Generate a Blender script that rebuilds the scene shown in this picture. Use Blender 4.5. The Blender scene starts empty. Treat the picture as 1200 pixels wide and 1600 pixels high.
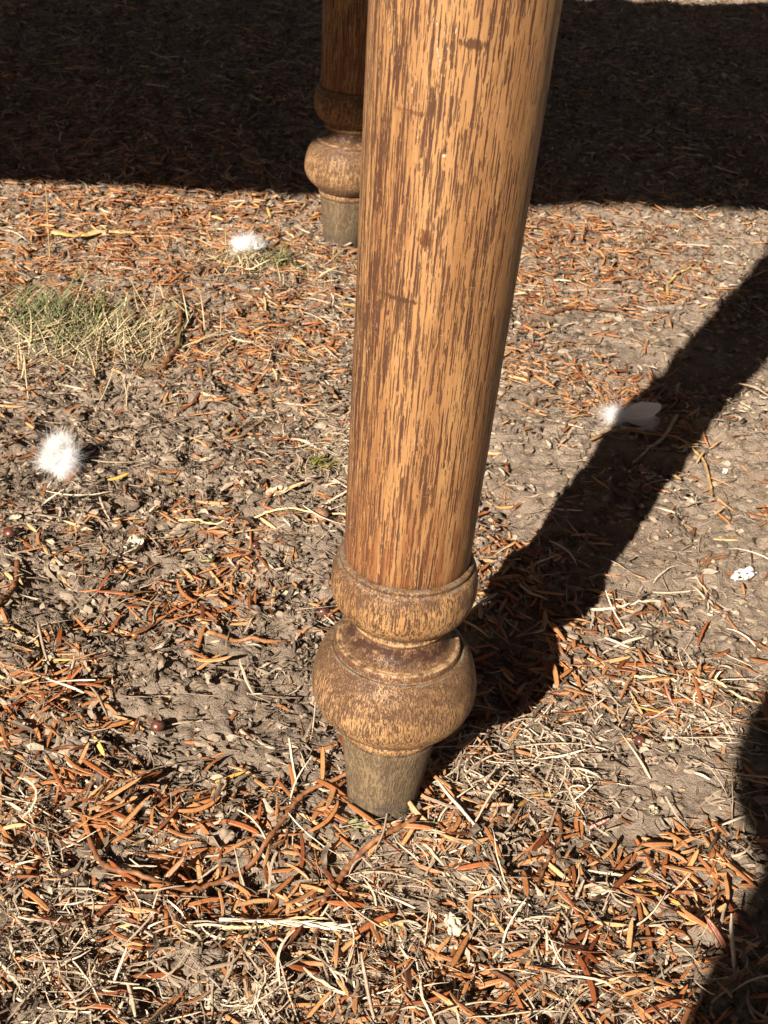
import bpy, math, random
import numpy as np
from mathutils import Vector, Matrix

random.seed(7)
RNG = np.random.default_rng(11)
scene = bpy.context.scene
COL = scene.collection

# ------------------------------------------------------------------ camera
CAM_H, PITCH, ROLL = 0.52443, 0.56266, 0.09177
cam_data = bpy.data.cameras.new("camera")
cam = bpy.data.objects.new("camera", cam_data)
COL.objects.link(cam)
right0 = Vector((1, 0, 0))
fwd = Vector((0, math.cos(PITCH), -math.sin(PITCH)))
up0 = Vector((0, math.sin(PITCH), math.cos(PITCH)))
right = right0 * math.cos(ROLL) + up0 * math.sin(ROLL)
up = up0 * math.cos(ROLL) - right0 * math.sin(ROLL)
m = Matrix.Identity(4)
for i in range(3):
    m[i][0], m[i][1], m[i][2] = right[i], up[i], -fwd[i]
m[2][3] = CAM_H
cam.matrix_world = m
cam_data.sensor_fit = 'HORIZONTAL'
cam_data.sensor_width = 36.0
cam_data.lens = 66.0
cam_data.clip_start = 0.02
cam_data.clip_end = 500.0
cam_data.dof.use_dof = True
cam_data.dof.focus_distance = 0.70
cam_data.dof.aperture_fstop = 56.0
scene.camera = cam

# ------------------------------------------------------------------ sky and sun
SUN_AZ, SUN_EL = math.radians(65.2), math.radians(31.3)   # direction the light travels to, and height
world = bpy.data.worlds.new("World")
scene.world = world
world.use_nodes = True
wn = world.node_tree.nodes
sky = wn.new('ShaderNodeTexSky')
sky.sky_type = 'NISHITA'
sky.sun_disc = False
sky.sun_elevation = SUN_EL
sky.sun_rotation = math.radians(180 + 24.8)
sky.air_density = 0.7
sky.dust_density = 0.8
sky.ozone_density = 0.8
wn['Background'].inputs['Strength'].default_value = 0.05
warm = wn.new('ShaderNodeMix'); warm.data_type = 'RGBA'; warm.blend_type = 'MULTIPLY'
warm.inputs['Factor'].default_value = 1.0; warm.inputs[7].default_value = (0.46, 0.345, 0.25, 1)
world.node_tree.links.new(sky.outputs[0], warm.inputs[6])
world.node_tree.links.new(warm.outputs[2], wn['Background'].inputs['Color'])

sun_data = bpy.data.lights.new("sun", 'SUN')
sun_data.energy = 5.0
sun_data.angle = math.radians(0.53)
sun_data.color = (1.0, 0.895, 0.79)
sun = bpy.data.objects.new("sun", sun_data)
COL.objects.link(sun)
sd = Vector((math.cos(SUN_AZ) * math.cos(SUN_EL), math.sin(SUN_AZ) * math.cos(SUN_EL), -math.sin(SUN_EL)))
sun.rotation_euler = sd.to_track_quat('-Z', 'Y').to_euler()
sun.location = (-2, -4, 3)

scene.view_settings.view_transform = 'Standard'
scene.view_settings.look = 'None'
scene.view_settings.gamma = 1.0
scene.view_settings.use_curve_mapping = False
scene.view_settings.exposure = 1.50

# ------------------------------------------------------------------ helpers
def tag(o, label=None, cat=None, group=None, kind=None):
    if label: o['label'] = label
    if cat: o['category'] = cat
    if group: o['group'] = group
    if kind: o['kind'] = kind
    return o

def link(o, parent=None):
    COL.objects.link(o)
    if parent is not None: o.parent = parent
    return o

def mesh_np(name, verts, quads=None, tris=None, attrs=None, smooth=True, mat=None):
    me = bpy.data.meshes.new(name)
    verts = np.asarray(verts, np.float32).reshape(-1, 3)
    q = np.zeros((0, 4), np.int32) if quads is None else np.asarray(quads, np.int32).reshape(-1, 4)
    t = np.zeros((0, 3), np.int32) if tris is None else np.asarray(tris, np.int32).reshape(-1, 3)
    me.vertices.add(len(verts)); me.vertices.foreach_set('co', verts.ravel())
    loops = np.concatenate([q.ravel(), t.ravel()])
    tot = np.concatenate([np.full(len(q), 4), np.full(len(t), 3)]).astype(np.int32)
    start = np.concatenate([[0], np.cumsum(tot)[:-1]]).astype(np.int32)
    me.loops.add(len(loops)); me.loops.foreach_set('vertex_index', loops)
    me.polygons.add(len(tot)); me.polygons.foreach_set('loop_start', start)
    me.polygons.foreach_set('loop_total', tot)
    me.polygons.foreach_set('use_smooth', np.full(len(tot), smooth))
    for k, v in (attrs or {}).items():
        a = me.attributes.new(k, 'FLOAT', 'POINT'); a.data.foreach_set('value', np.asarray(v, np.float32).ravel())
    me.update(calc_edges=True)
    if mat: me.materials.append(mat)
    return me

def obj(name, me, parent=None):
    return link(bpy.data.objects.new(name, me), parent)

# value noise on tables
_T = np.random.default_rng(3).random((8, 256, 256))
def vnoise(x, y, s, k=0):
    x = np.asarray(x) * s + 17.3 * k + 500; y = np.asarray(y) * s + 9.1 * k + 500
    xi = np.floor(x).astype(int); yi = np.floor(y).astype(int)
    fx, fy = x - xi, y - yi
    fx = fx * fx * (3 - 2 * fx); fy = fy * fy * (3 - 2 * fy)
    t = _T[k % 8]; a, b = xi & 255, (xi + 1) & 255; c, d = yi & 255, (yi + 1) & 255
    return (t[a, c] * (1 - fx) + t[b, c] * fx) * (1 - fy) + (t[a, d] * (1 - fx) + t[b, d] * fx) * fy

FRONT = (0.01264, 0.54901)      # where the near leg stands
REAR = (-0.0658, 1.3200)       # where the leg behind it stands

# patches of the yard, as (x, y, radius)
BARE = [(0.1585, 1.1889, 0.0438), (0.2793, 1.1342, 0.0507), (0.0891, 0.9904, 0.0305), (0.1061, 0.9035, 0.0380), (0.1758, 0.7966, 0.0368), (0.2442, 0.8156, 0.0353), (0.2488, 0.7424, 0.0289),
        (-0.1319, 0.7886, 0.0194), (-0.0928, 0.6000, 0.0394), (-0.0842, 0.6656, 0.0230), (-0.2043, 0.6994, 0.0238), (0.1529, 0.5467, 0.0253), (0.1832, 0.5951, 0.0214), (0.1662, 0.5726, 0.0208),
        (0.1583, 0.9618, 0.0298), (0.2600, 0.9124, 0.0335), (0.1984, 1.1173, 0.0390), (-0.0474, 0.6119, 0.0254), (0.0299, 0.4751, 0.0108), (-0.1476, 0.6561, 0.0190), (0.1918, 0.4944, 0.0190), (0.0641, 1.0893, 0.0328)]
NEEDLY = [(-0.2552, 1.3641, 0.1694), (-0.0938, 1.2502, 0.0851), (-0.3354, 1.1927, 0.0761), (-0.1100, 1.0776, 0.0704), (-0.0698, 0.4963, 0.0477), (-0.1441, 0.5272, 0.0363), (-0.0193, 0.4692, 0.0338), (-0.1037, 0.4592, 0.0364),
          (0.1158, 0.6643, 0.0268), (0.1287, 1.0661, 0.0483), (0.1996, 1.0227, 0.0312), (0.0479, 0.5474, 0.0270), (0.1637, 0.4993, 0.0351), (0.1135, 0.5146, 0.0260), (0.1234, 0.4400, 0.0356),
          (0.0550, 0.4323, 0.0323), (0.0965, 0.7686, 0.0380), (-0.1027, 0.7662, 0.0380), (0.2087, 1.3559, 0.0713), (0.1396, 1.4100, 0.0736), (-0.1796, 0.5878, 0.0318), (0.0086, 0.4200, 0.0289), (0.1730, 0.6605, 0.0267), (-0.1163, 0.7202, 0.0323), (0.1448, 1.2593, 0.0489)]
STRAWY = [(-0.1234, 0.4266, 0.0379), (-0.0795, 0.4428, 0.0327), (-0.0371, 0.4150, 0.0344), (0.0451, 0.5019, 0.0224), (0.0866, 0.5926, 0.0266), (0.0546, 0.5678, 0.0242), (0.0196, 0.4320, 0.0381), (0.0945, 0.4591, 0.0334),
          (0.1067, 0.5697, 0.0277), (0.1892, 0.6395, 0.0336), (-0.0829, 1.1357, 0.0677), (-0.0223, 0.8989, 0.0567), (-0.1100, 1.2307, 0.0540), (0.0673, 0.4796, 0.0249), (0.1201, 0.6132, 0.0218), (0.1377, 0.4344, 0.0265), (-0.1616, 0.4935, 0.0254), (0.0159, 0.5069, 0.0193)]
SHRED = [(-0.1945, 0.7980, 0.0694), (-0.1221, 0.8995, 0.0757), (-0.1893, 0.6258, 0.0441), (-0.0701, 0.7418, 0.0536), (-0.1821, 0.6894, 0.0510), (-0.0358, 0.6423, 0.0337), (-0.1418, 0.5617, 0.0343), (-0.0485, 0.5591, 0.0376), (-0.1451, 0.4543, 0.0302),
         (0.1191, 0.4620, 0.0274), (0.1027, 0.5594, 0.0240), (0.1246, 0.9865, 0.0405), (0.1149, 1.1254, 0.0448), (0.1696, 0.7371, 0.0246), (0.1320, 0.6258, 0.0257), (-0.1787, 0.9489, 0.0590), (-0.0671, 0.9707, 0.0500), (-0.0865, 0.5395, 0.0402), (-0.0338, 0.7057, 0.0319)]

def field(x, y, blobs, soft=1.0):
    f = np.zeros(np.shape(x))
    for bx, by, r in blobs:
        f = np.maximum(f, np.exp(-(((x - bx) ** 2 + ((y - by) * 0.75) ** 2) / (r * soft) ** 2)))
    return f

def hground(x, y):
    x = np.asarray(x, float); y = np.asarray(y, float)
    r = np.hypot(x, y - 1.0)
    near = np.clip((4.0 - r) / 2.0, 0, 1)
    bare = field(x, y, BARE)
    h = 0.022 * (vnoise(x, y, 3.1, 0) - 0.5) + 0.010 * (vnoise(x, y, 11, 1) - 0.5)
    clod = 0.010 * (vnoise(x, y, 38, 2) - 0.5) + 0.0080 * (vnoise(x, y, 95, 3) - 0.5)
    wx = x + 0.004 * vnoise(x, y, 90, 5); wy = y + 0.004 * vnoise(x, y, 90, 6)
    crumb = 0.0062 * (0.5 - np.abs(vnoise(wx, wy, 170, 4) - 0.5) * 2) + 0.0022 * (vnoise(x, y, 420, 5) - 0.5)
    h = h + near * (clod * (1 - 0.45 * bare) + crumb * (1 - 0.4 * bare))
    for fx, fy in (FRONT, REAR):
        d = np.hypot(x - fx, y - fy)
        w = np.exp(-(d / 0.055) ** 2)
        h = h * (1 - w) + w * (0.0022 + 0.3 * near * (clod + crumb))
    return h

# ------------------------------------------------------------------ materials
def new_mat(name):
    mt = bpy.data.materials.new(name); mt.use_nodes = True
    nt = mt.node_tree
    return mt, nt, nt.nodes['Principled BSDF']

class N:
    def __init__(s, nt): s.nt = nt
    def node(s, t, **kw):
        n = s.nt.nodes.new(t)
        for k, v in kw.items(): setattr(n, k, v)
        return n
    def put(s, sock, v):
        if isinstance(v, bpy.types.NodeSocket): s.nt.links.new(v, sock)
        else: sock.default_value = v
    def math(s, op, a, b=0.0, c=None, clamp=False):
        n = s.node('ShaderNodeMath', operation=op, use_clamp=clamp)
        s.put(n.inputs[0], a); s.put(n.inputs[1], b)
        if c is not None: s.put(n.inputs[2], c)
        return n.outputs[0]
    def vec(s, v, scale, loc=(0, 0, 0), rot=(0, 0, 0)):
        n = s.node('ShaderNodeMapping'); s.put(n.inputs['Vector'], v)
        n.inputs['Scale'].default_value = scale; n.inputs['Location'].default_value = loc; n.inputs['Rotation'].default_value = rot
        return n.outputs[0]
    def noise(s, v, scale=1.0, detail=2.0, rough=0.5, dist=0.0):
        n = s.node('ShaderNodeTexNoise'); s.put(n.inputs['Vector'], v)
        n.inputs['Scale'].default_value = scale; n.inputs['Detail'].default_value = detail
        n.inputs['Roughness'].default_value = rough; n.inputs['Distortion'].default_value = dist
        return n.outputs['Fac']
    def ramp(s, f, lo, hi):
        n = s.node('ShaderNodeMapRange', interpolation_type='SMOOTHSTEP'); s.put(n.inputs['Value'], f)
        n.inputs['From Min'].default_value = lo; n.inputs['From Max'].default_value = hi
        return n.outputs['Result']
    def mix(s, f, a, b):
        n = s.node('ShaderNodeMix', data_type='RGBA'); s.put(n.inputs['Factor'], f)
        s.put(n.inputs[6], a if isinstance(a, bpy.types.NodeSocket) else (*a, 1)); s.put(n.inputs[7], b if isinstance(b, bpy.types.NodeSocket) else (*b, 1))
        return n.outputs[2]
    def colramp(s, f, stops, mode='LINEAR'):
        n = s.node('ShaderNodeValToRGB'); s.put(n.inputs[0], f); cr = n.color_ramp; cr.interpolation = mode
        while len(cr.elements) < len(stops): cr.elements.new(0.5)
        for e, (p, c) in zip(cr.elements, stops): e.position = p; e.color = (*c, 1)
        return n.outputs[0]
    def attr(s, name): return s.node('ShaderNodeAttribute', attribute_name=name).outputs['Fac']
    def obj(s): return s.node('ShaderNodeTexCoord').outputs['Object']
    def bump(s, h, dist, strength=1.0):
        n = s.node('ShaderNodeBump'); s.put(n.inputs['Height'], h); n.inputs['Distance'].default_value = dist; n.inputs['Strength'].default_value = strength
        return n.outputs[0]

def soil_material():
    mt, nt, bs = new_mat("dry_soil"); k = N(nt); p = k.obj()
    a = k.noise(p, 9, 4, 0.6); b = k.noise(p, 120, 6, 0.65); c = k.noise(p, 700, 4, 0.7)
    col = k.mix(k.ramp(a, 0.35, 0.65), (0.222, 0.170, 0.124), (0.285, 0.225, 0.168))
    col = k.mix(k.ramp(b, 0.45, 0.75), col, (0.17, 0.125, 0.084))
    col = k.mix(k.math('MULTIPLY', k.ramp(c, 0.55, 0.75), 0.55), col, (0.31, 0.26, 0.20))
    k.put(bs.inputs['Base Color'], col); bs.inputs['Roughness'].default_value = 0.95
    bs.inputs['Specular IOR Level'].default_value = 0.2
    v = k.node('ShaderNodeTexVoronoi', feature='DISTANCE_TO_EDGE'); k.put(v.inputs['Vector'], k.mix(0.02, p, k.node('ShaderNodeTexNoise').outputs['Color'])); v.inputs['Scale'].default_value = 70
    crack = k.math('MULTIPLY', k.ramp(v.outputs['Distance'], 0.0, 0.05), 0.12)
    hh = k.math('ADD', k.math('ADD', k.math('MULTIPLY', b, 0.9), k.math('MULTIPLY', c, 0.8)), crack)
    k.put(bs.inputs['Normal'], k.bump(hh, 0.0036))
    return mt

def litter_material(name, stops, rough=0.6, spec=0.3, streak=0.35, per_object=False, scale=900.0):
    mt, nt, bs = new_mat(name); k = N(nt); p = k.obj()
    f = k.node('ShaderNodeObjectInfo').outputs['Random'] if per_object else k.attr('tint')
    col = k.colramp(f, stops)
    n = k.noise(p, scale, 3, 0.6)
    col = k.mix(k.math('MULTIPLY', k.ramp(n, 0.45, 0.72), streak), col, tuple(0.35 * v for v in stops[len(stops) // 2][1]))
    n2 = k.noise(p, scale * 0.25, 2, 0.5)
    col = k.mix(k.math('MULTIPLY', k.ramp(n2, 0.5, 0.75), streak * 0.6), col, tuple(min(0.8, 1.5 * v) for v in stops[-1][1]))
    k.put(bs.inputs['Base Color'], col); bs.inputs['Roughness'].default_value = rough
    bs.inputs['Specular IOR Level'].default_value = spec
    k.put(bs.inputs['Normal'], k.bump(n, 0.0003))
    return mt

NEEDLE_STOPS = [(0.0, (0.06, 0.022, 0.010)), (0.18, (0.16, 0.048, 0.014)), (0.42, (0.27, 0.104, 0.036)), (0.66, (0.38, 0.172, 0.066)), (0.86, (0.45, 0.245, 0.105)), (1.0, (0.50, 0.33, 0.16))]
STRAW_STOPS = [(0.0, (0.12, 0.086, 0.060)), (0.35, (0.25, 0.185, 0.125)), (0.7, (0.43, 0.33, 0.225)), (1.0, (0.64, 0.53, 0.39))]
SHRED_STOPS = [(0.0, (0.034, 0.024, 0.017)), (0.4, (0.098, 0.072, 0.050)), (0.75, (0.225, 0.173, 0.125)), (1.0, (0.38, 0.31, 0.22))]

# ------------------------------------------------------------------ strips: needles, straws, shreds, blades
LENS = [(-1, 0.1), (-0.35, 0.7), (0.0, 0.1), (0.35, 0.7), (1, 0.1), (0, -0.6)]      # a flat needle with a groove along its middle
FLAT = [(-1, 0), (0, 0.5), (1, 0), (0, -0.5)]
ROUND = [(math.cos(a), math.sin(a)) for a in np.linspace(0, 2 * math.pi, 6)[:-1]]

def strips(x, y, z, yaw, L, W, T, S, prof, cross, curv=None, arch=None, pitch=None, roll=None, twist=None, wig=None, cup=None, hug=True, rise=None):
    """N thin curved pieces; returns vertices (N*S*K) and quads."""
    n = len(x); K = len(cross); s = np.linspace(-0.5, 0.5, S)[None, :]
    zero = np.zeros(n)
    curv = zero if curv is None else curv; arch = zero if arch is None else arch
    pitch = zero if pitch is None else pitch; roll = zero if roll is None else roll; twist = zero if twist is None else twist
    ang = yaw[:, None] + curv[:, None] * s
    if wig is not None:
        w = RNG.normal(0, 1, (n, S)) * wig[:, None]; ang = ang + np.cumsum(w, 1) - np.cumsum(w, 1).mean(1, keepdims=True)
    step = L[:, None] / (S - 1)
    cx = np.cumsum(np.cos(ang) * step, 1); cy = np.cumsum(np.sin(ang) * step, 1)
    cx = cx - cx[:, S // 2:S // 2 + 1] + x[:, None]; cy = cy - cy[:, S // 2:S // 2 + 1] + y[:, None]
    cz = z[:, None] + L[:, None] * (np.sin(pitch)[:, None] * s + arch[:, None] * (0.25 - s * s))
    if rise is not None: cz = cz + L[:, None] * rise[:, None] * (s + 0.5) ** 2
    if hug:
        g = hground(cx, cy); cz = np.maximum(cz, g + T[:, None] * 0.4)
    C = np.stack([cx, cy, cz], -1)
    tan = np.gradient(C, axis=1); tan /= np.linalg.norm(tan, axis=-1, keepdims=True) + 1e-9
    side = np.stack([-tan[..., 1], tan[..., 0], np.zeros_like(cx)], -1); side /= np.linalg.norm(side, axis=-1, keepdims=True) + 1e-9
    top = np.cross(tan, side)
    r = (roll[:, None] + twist[:, None] * s)[..., None]
    sd2 = side * np.cos(r) + top * np.sin(r); tp2 = -side * np.sin(r) + top * np.cos(r)
    p = np.asarray(prof)[None, :, None, None]
    a = np.array([c[0] for c in cross])[None, None, :, None]; b = np.array([c[1] for c in cross])[None, None, :, None]
    V = C[:, :, None, :] + p * (W[:, None, None, None] * 0.5 * a * sd2[:, :, None, :] + T[:, None, None, None] * 0.5 * b * tp2[:, :, None, :])
    if cup is not None:
        V = V + (p * np.abs(a) * (W * cup)[:, None, None, None] * 0.5) * tp2[:, :, None, :]
    base = (np.arange(n) * S * K)[:, None, None]; i = np.arange(S - 1)[None, :, None] * K; j = np.arange(K)[None, None, :]; j2 = (np.arange(K) + 1)[None, None, :] % K
    Q = np.stack([base + i + j, base + i + j2, base + i + K + j2, base + i + K + j], -1).reshape(-1, 4)
    return V.reshape(-1, 3), Q, S * K

def sample(n, dens, ymin=0.37, ymax=2.9, extra=0.10, k=8):
    """n points over the yard in front of the camera, kept with probability dens(x, y)."""
    xs, ys = [], []; got = 0
    while got < n:
        y = ymin + (ymax - ymin) * RNG.random(n * k); x = RNG.uniform(-0.9, 0.95, n * k)
        half = 0.18 + 0.22 * (y - 0.4) + extra
        c = 0.03 + 0.0 * y
        ok = (np.abs(x - c) < half) & (RNG.random(n * k) < dens(x, y))
        for fx, fy in (FRONT, REAR): ok &= np.hypot(x - fx, y - fy) > 0.0212
        xs.append(x[ok]); ys.append(y[ok]); got += ok.sum()
    return np.concatenate(xs)[:n], np.concatenate(ys)[:n]

def patchy(x, y, s, k, lo, hi): return np.clip((vnoise(x, y, s, k) * 0.6 + vnoise(x, y, s * 2.7, k + 1) * 0.4 - lo) / (hi - lo), 0, 1)
def d_needle(x, y): return np.clip(0.05 + 0.24 * patchy(x, y, 16, 2, 0.4, 0.7) + 0.9 * field(x, y, NEEDLY) - 0.4 * field(x, y, BARE, 0.9), 0.02, 1) * (0.35 + 0.65 * patchy(x, y, 45, 6, 0.3, 0.6))
def d_straw(x, y): return np.clip(0.10 + 0.25 * patchy(x, y, 18, 4, 0.4, 0.7) + 0.85 * field(x, y, STRAWY) - 0.35 * field(x, y, BARE, 0.8), 0.03, 1)
def d_shred(x, y): return np.clip(0.16 + 0.35 * patchy(x, y, 22, 5, 0.4, 0.65) + 0.75 * field(x, y, SHRED, 1.15) - 0.65 * field(x, y, BARE, 0.9), 0.03, 1)

NEEDLE_PROF = np.array([0.35, 0.90, 1.0, 1.0, 0.97, 0.75, 0.12])

# ------------------------------------------------------------------ ground sheet
def axis(lo, hi, d, far, g=1.10):
    a = list(np.arange(lo, hi, d)); s = d; v = lo; left = []
    while v > -far: s = min(s * g, 8); v -= s; left.append(v)
    s = d; v = a[-1]; rightv = []
    while v < far: s = min(s * g, 8); v += s; rightv.append(v)
    return np.array(left[::-1] + a + rightv)
gx = axis(-0.50, 0.52, 0.0022, 90.0); gy1 = np.arange(0.36, 1.05, 0.0020); gy2 = np.arange(1.05, 1.65, 0.0032); gy3 = np.arange(1.65, 2.9, 0.007)
core = np.concatenate([gy1, gy2, gy3])
lo = []; v = core[0]; s = 0.002
while v > -90: s = min(s * 1.12, 8); v -= s; lo.append(v)
hi = []; v = core[-1]; s = 0.007
while v < 90: s = min(s * 1.10, 8); v += s; hi.append(v)
gy = np.array(lo[::-1] + list(core) + hi)
GX, GY = np.meshgrid(gx, gy, indexing='ij')
GZ = hground(GX, GY)
nx, ny = GX.shape
idx = np.arange(nx * ny).reshape(nx, ny)
Q = np.stack([idx[:-1, :-1], idx[1:, :-1], idx[1:, 1:], idx[:-1, 1:]], -1).reshape(-1, 4)
soil = soil_material()
ground = obj("ground", mesh_np("ground", np.stack([GX, GY, GZ], -1), Q, mat=soil))
tag(ground, "dry grey-brown bare soil of the yard", None, None, 'structure')

# ------------------------------------------------------------------ the table
def oak(name, light, deep, dark, streak=1.0, patina=0.0, patina_col=(0.06, 0.032, 0.018), z0=0, z1=1, rough=0.42, flecks=0.0, fine=1.0, zs=16.0, red=None, bumpd=0.0003, wide=1250, lines=(), spots=()):
    mt, nt, bs = new_mat(name); k = N(nt); p = k.obj()
    xyz = k.node('ShaderNodeSeparateXYZ'); k.put(xyz.inputs[0], p); x, y, z = xyz.outputs
    wob = k.noise(k.vec(p, (30, 30, 7)), 1, 2, 0.5)
    dx = k.math('ADD', k.math('ADD', x, k.math('MULTIPLY', z, 0.035)), 0.002); dy = k.math('SUBTRACT', y, k.math('ADD', k.math('MULTIPLY', z, -0.10), 0.055))
    dd = k.math('SQRT', k.math('ADD', k.math('MULTIPLY', dx, dx), k.math('MULTIPLY', dy, dy)))
    ph = k.math('ADD', k.math('MULTIPLY', dd, 1500.0), k.math('MULTIPLY', wob, 9.0))
    band = k.math('SINE', ph)
    big = k.noise(k.vec(p, (55, 55, 9)), 1, 2, 0.5)
    p1 = k.noise(k.vec(p, (600, 600, 40)), 1, 2, 0.6)
    warpv = k.node('ShaderNodeVectorMath', operation='MULTIPLY_ADD')
    nz = k.node('ShaderNodeTexNoise'); k.put(nz.inputs['Vector'], k.vec(p, (500, 500, zs * 12))); nz.inputs['Scale'].default_value = 1; nz.inputs['Detail'].default_value = 2
    k.put(warpv.inputs[0], nz.outputs['Color']); warpv.inputs[1].default_value = (0.0009, 0.0009, 0.0); k.put(warpv.inputs[2], p)
    def pores(sx, sz, size, seed, keep):
        v = k.node('ShaderNodeTexVoronoi', feature='F1'); k.put(v.inputs['Vector'], k.vec(warpv.outputs[0], (sx, sx, sz), loc=(seed, seed * 2.1, seed * 0.7), rot=(0.010, -0.016, 0))); v.inputs['Scale'].default_value = 1
        sp = k.node('ShaderNodeSeparateColor'); k.put(sp.inputs[0], v.outputs['Color'])
        lim = k.math('ADD', k.math('MULTIPLY', band, 0.055), k.math('ADD', k.math('MULTIPLY', k.math('SUBTRACT', big, 0.5), 0.30), k.math('MULTIPLY', x, -2.0)))
        lim = k.math('ADD', lim, k.math('MULTIPLY', k.math('SUBTRACT', sp.outputs[0], keep), 0.55))
        edge = k.math('SUBTRACT', k.math('ADD', lim, size), v.outputs['Distance'])
        return k.ramp(edge, -0.02, 0.15)
    m1 = k.math('MULTIPLY', k.math('MAXIMUM', pores(wide * 0.80, zs * 1.25, 0.365, 3.1, 0.5), k.math('MULTIPLY', pores(wide * 1.45, zs * 2.2, 0.395, 7.7, 0.5), 0.85)), streak)
    p2 = k.noise(k.vec(p, (2300, 2300, zs * 2.2)), 1, 2, 0.6)
    m2 = k.math('MULTIPLY', k.ramp(p2, 0.54, 0.70), 0.6 * fine)
    col = k.mix(k.ramp(k.noise(k.vec(p, (70, 70, 6)), 1, 3, 0.55), 0.38, 0.66), light, deep)
    col = k.mix(k.math('MULTIPLY', k.ramp(k.noise(k.vec(p, (2600, 2600, 60)), 1, 1, 0.5), 0.5, 0.62), 0.25), col, tuple(min(0.85, 1.35 * c) for c in light))
    col = k.mix(m2, col, tuple(1.9 * c for c in dark)); col = k.mix(m1, col, dark)
    if red is not None:      # stained, rubbed zone low on the shaft
        rz = k.math('MULTIPLY', k.ramp(k.math('ADD', z, k.math('MULTIPLY', k.math('SUBTRACT', big, 0.5), 0.05)), red[1], red[0]), 0.7)
        col = k.mix(k.math('MULTIPLY', rz, k.ramp(k.noise(k.vec(p, (300, 300, 45)), 1, 3, 0.6), 0.40, 0.62)), col, (0.135, 0.045, 0.016))
    if flecks:               # pale filler left in the open pores
        fl = k.math('MULTIPLY', k.ramp(k.noise(k.vec(p, (1100, 1100, 210)), 1, 3, 0.65), 0.64, 0.72), k.ramp(k.noise(k.vec(p, (60, 60, 14)), 1, 2, 0.5), 0.48, 0.6))
        side = k.ramp(k.math('ADD', k.math('MULTIPLY', x, -1.0), k.math('MULTIPLY', big, 0.02)), -0.004, 0.016)
        col = k.mix(k.math('MULTIPLY', k.math('MULTIPLY', fl, side), flecks), col, (0.75, 0.66, 0.55))
    if patina:
        q = k.noise(k.vec(p, (85, 85, 130)), 1, 4, 0.62); q2 = k.noise(k.vec(p, (900, 900, 150)), 1, 3, 0.65)
        up = k.ramp(z, z0, z1)
        pm = k.ramp(k.math('ADD', k.math('ADD', k.math('MULTIPLY', q, 0.62), k.math('MULTIPLY', q2, 0.55)), k.math('MULTIPLY', up, 0.20)), 0.62, 0.80)
        pm = k.math('MULTIPLY', pm, patina)
        col = k.mix(pm, col, patina_col)
    for sx0, sz0, sa, sb, sc, ss in spots:
        ex = k.math('DIVIDE', k.math('SUBTRACT', x, sx0), sa); ez = k.math('DIVIDE', k.math('SUBTRACT', z, sz0), sb)
        dist = k.math('ADD', k.math('SQRT', k.math('ADD', k.math('MULTIPLY', ex, ex), k.math('MULTIPLY', ez, ez))), k.math('MULTIPLY', k.math('SUBTRACT', k.noise(k.vec(p, (900, 900, 260)), 1, 3, 0.7), 0.5), 2.6))
        col = k.mix(k.math('MULTIPLY', k.math('MULTIPLY', k.ramp(dist, 1.1, 0.6), k.math('LESS_THAN', y, 0.0)), ss), col, sc)
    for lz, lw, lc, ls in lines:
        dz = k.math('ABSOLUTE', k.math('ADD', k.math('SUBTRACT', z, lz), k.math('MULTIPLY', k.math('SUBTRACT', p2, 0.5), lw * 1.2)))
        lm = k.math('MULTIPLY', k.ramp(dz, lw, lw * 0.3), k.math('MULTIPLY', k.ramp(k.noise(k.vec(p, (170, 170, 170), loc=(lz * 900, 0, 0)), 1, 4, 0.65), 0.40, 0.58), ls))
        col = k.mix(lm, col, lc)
    scr = k.noise(k.vec(p, (260, 260, 2600), rot=(0.5, 0.9, 0.2)), 1, 1, 0.4)
    col = k.mix(k.math('MULTIPLY', k.ramp(scr, 0.70, 0.76), 0.5), col, tuple(min(0.8, 1.3 * c) for c in light))
    dots = k.noise(k.vec(p, (420, 420, 420)), 1, 2, 0.5)
    col = k.mix(k.math('MULTIPLY', k.ramp(dots, 0.73, 0.76), 0.7), col, (0.05, 0.025, 0.015))
    k.put(bs.inputs['Base Color'], col)
    k.put(bs.inputs['Roughness'], k.math('ADD', rough, k.math('MULTIPLY', m1, 0.25)))
    bs.inputs['Specular IOR Level'].default_value = 0.28
    hgt = k.math('SUBTRACT', k.math('MULTIPLY', p2, 0.35), k.math('MULTIPLY', m1, 1.0))
    k.put(bs.inputs['Normal'], k.bump(hgt, bumpd))
    return mt

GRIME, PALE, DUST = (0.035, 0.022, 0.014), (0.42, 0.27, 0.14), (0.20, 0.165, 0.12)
KNOT = (0.045, 0.020, 0.010)
SPOTS = ((0.0038, 0.400, 0.0052, 0.0022, KNOT, 0.85), (-0.0068, 0.325, 0.0030, 0.0040, (0.075, 0.026, 0.010), 0.85), (-0.0146, 0.2975, 0.0085, 0.0012, KNOT, 0.8),
         (-0.0024, 0.360, 0.0012, 0.0024, KNOT, 0.8), (-0.0024, 0.3585, 0.0009, 0.0008, (0.4, 0.36, 0.32), 0.8), (-0.0150, 0.3725, 0.0075, 0.0010, (0.07, 0.028, 0.012), 0.6))
oak_shaft = oak("oiled_oak", (0.268, 0.145, 0.059), (0.185, 0.090, 0.035), (0.056, 0.022, 0.010), flecks=0.6, red=(0.165, 0.235), rough=0.45, zs=17.0, spots=SPOTS)
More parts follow.
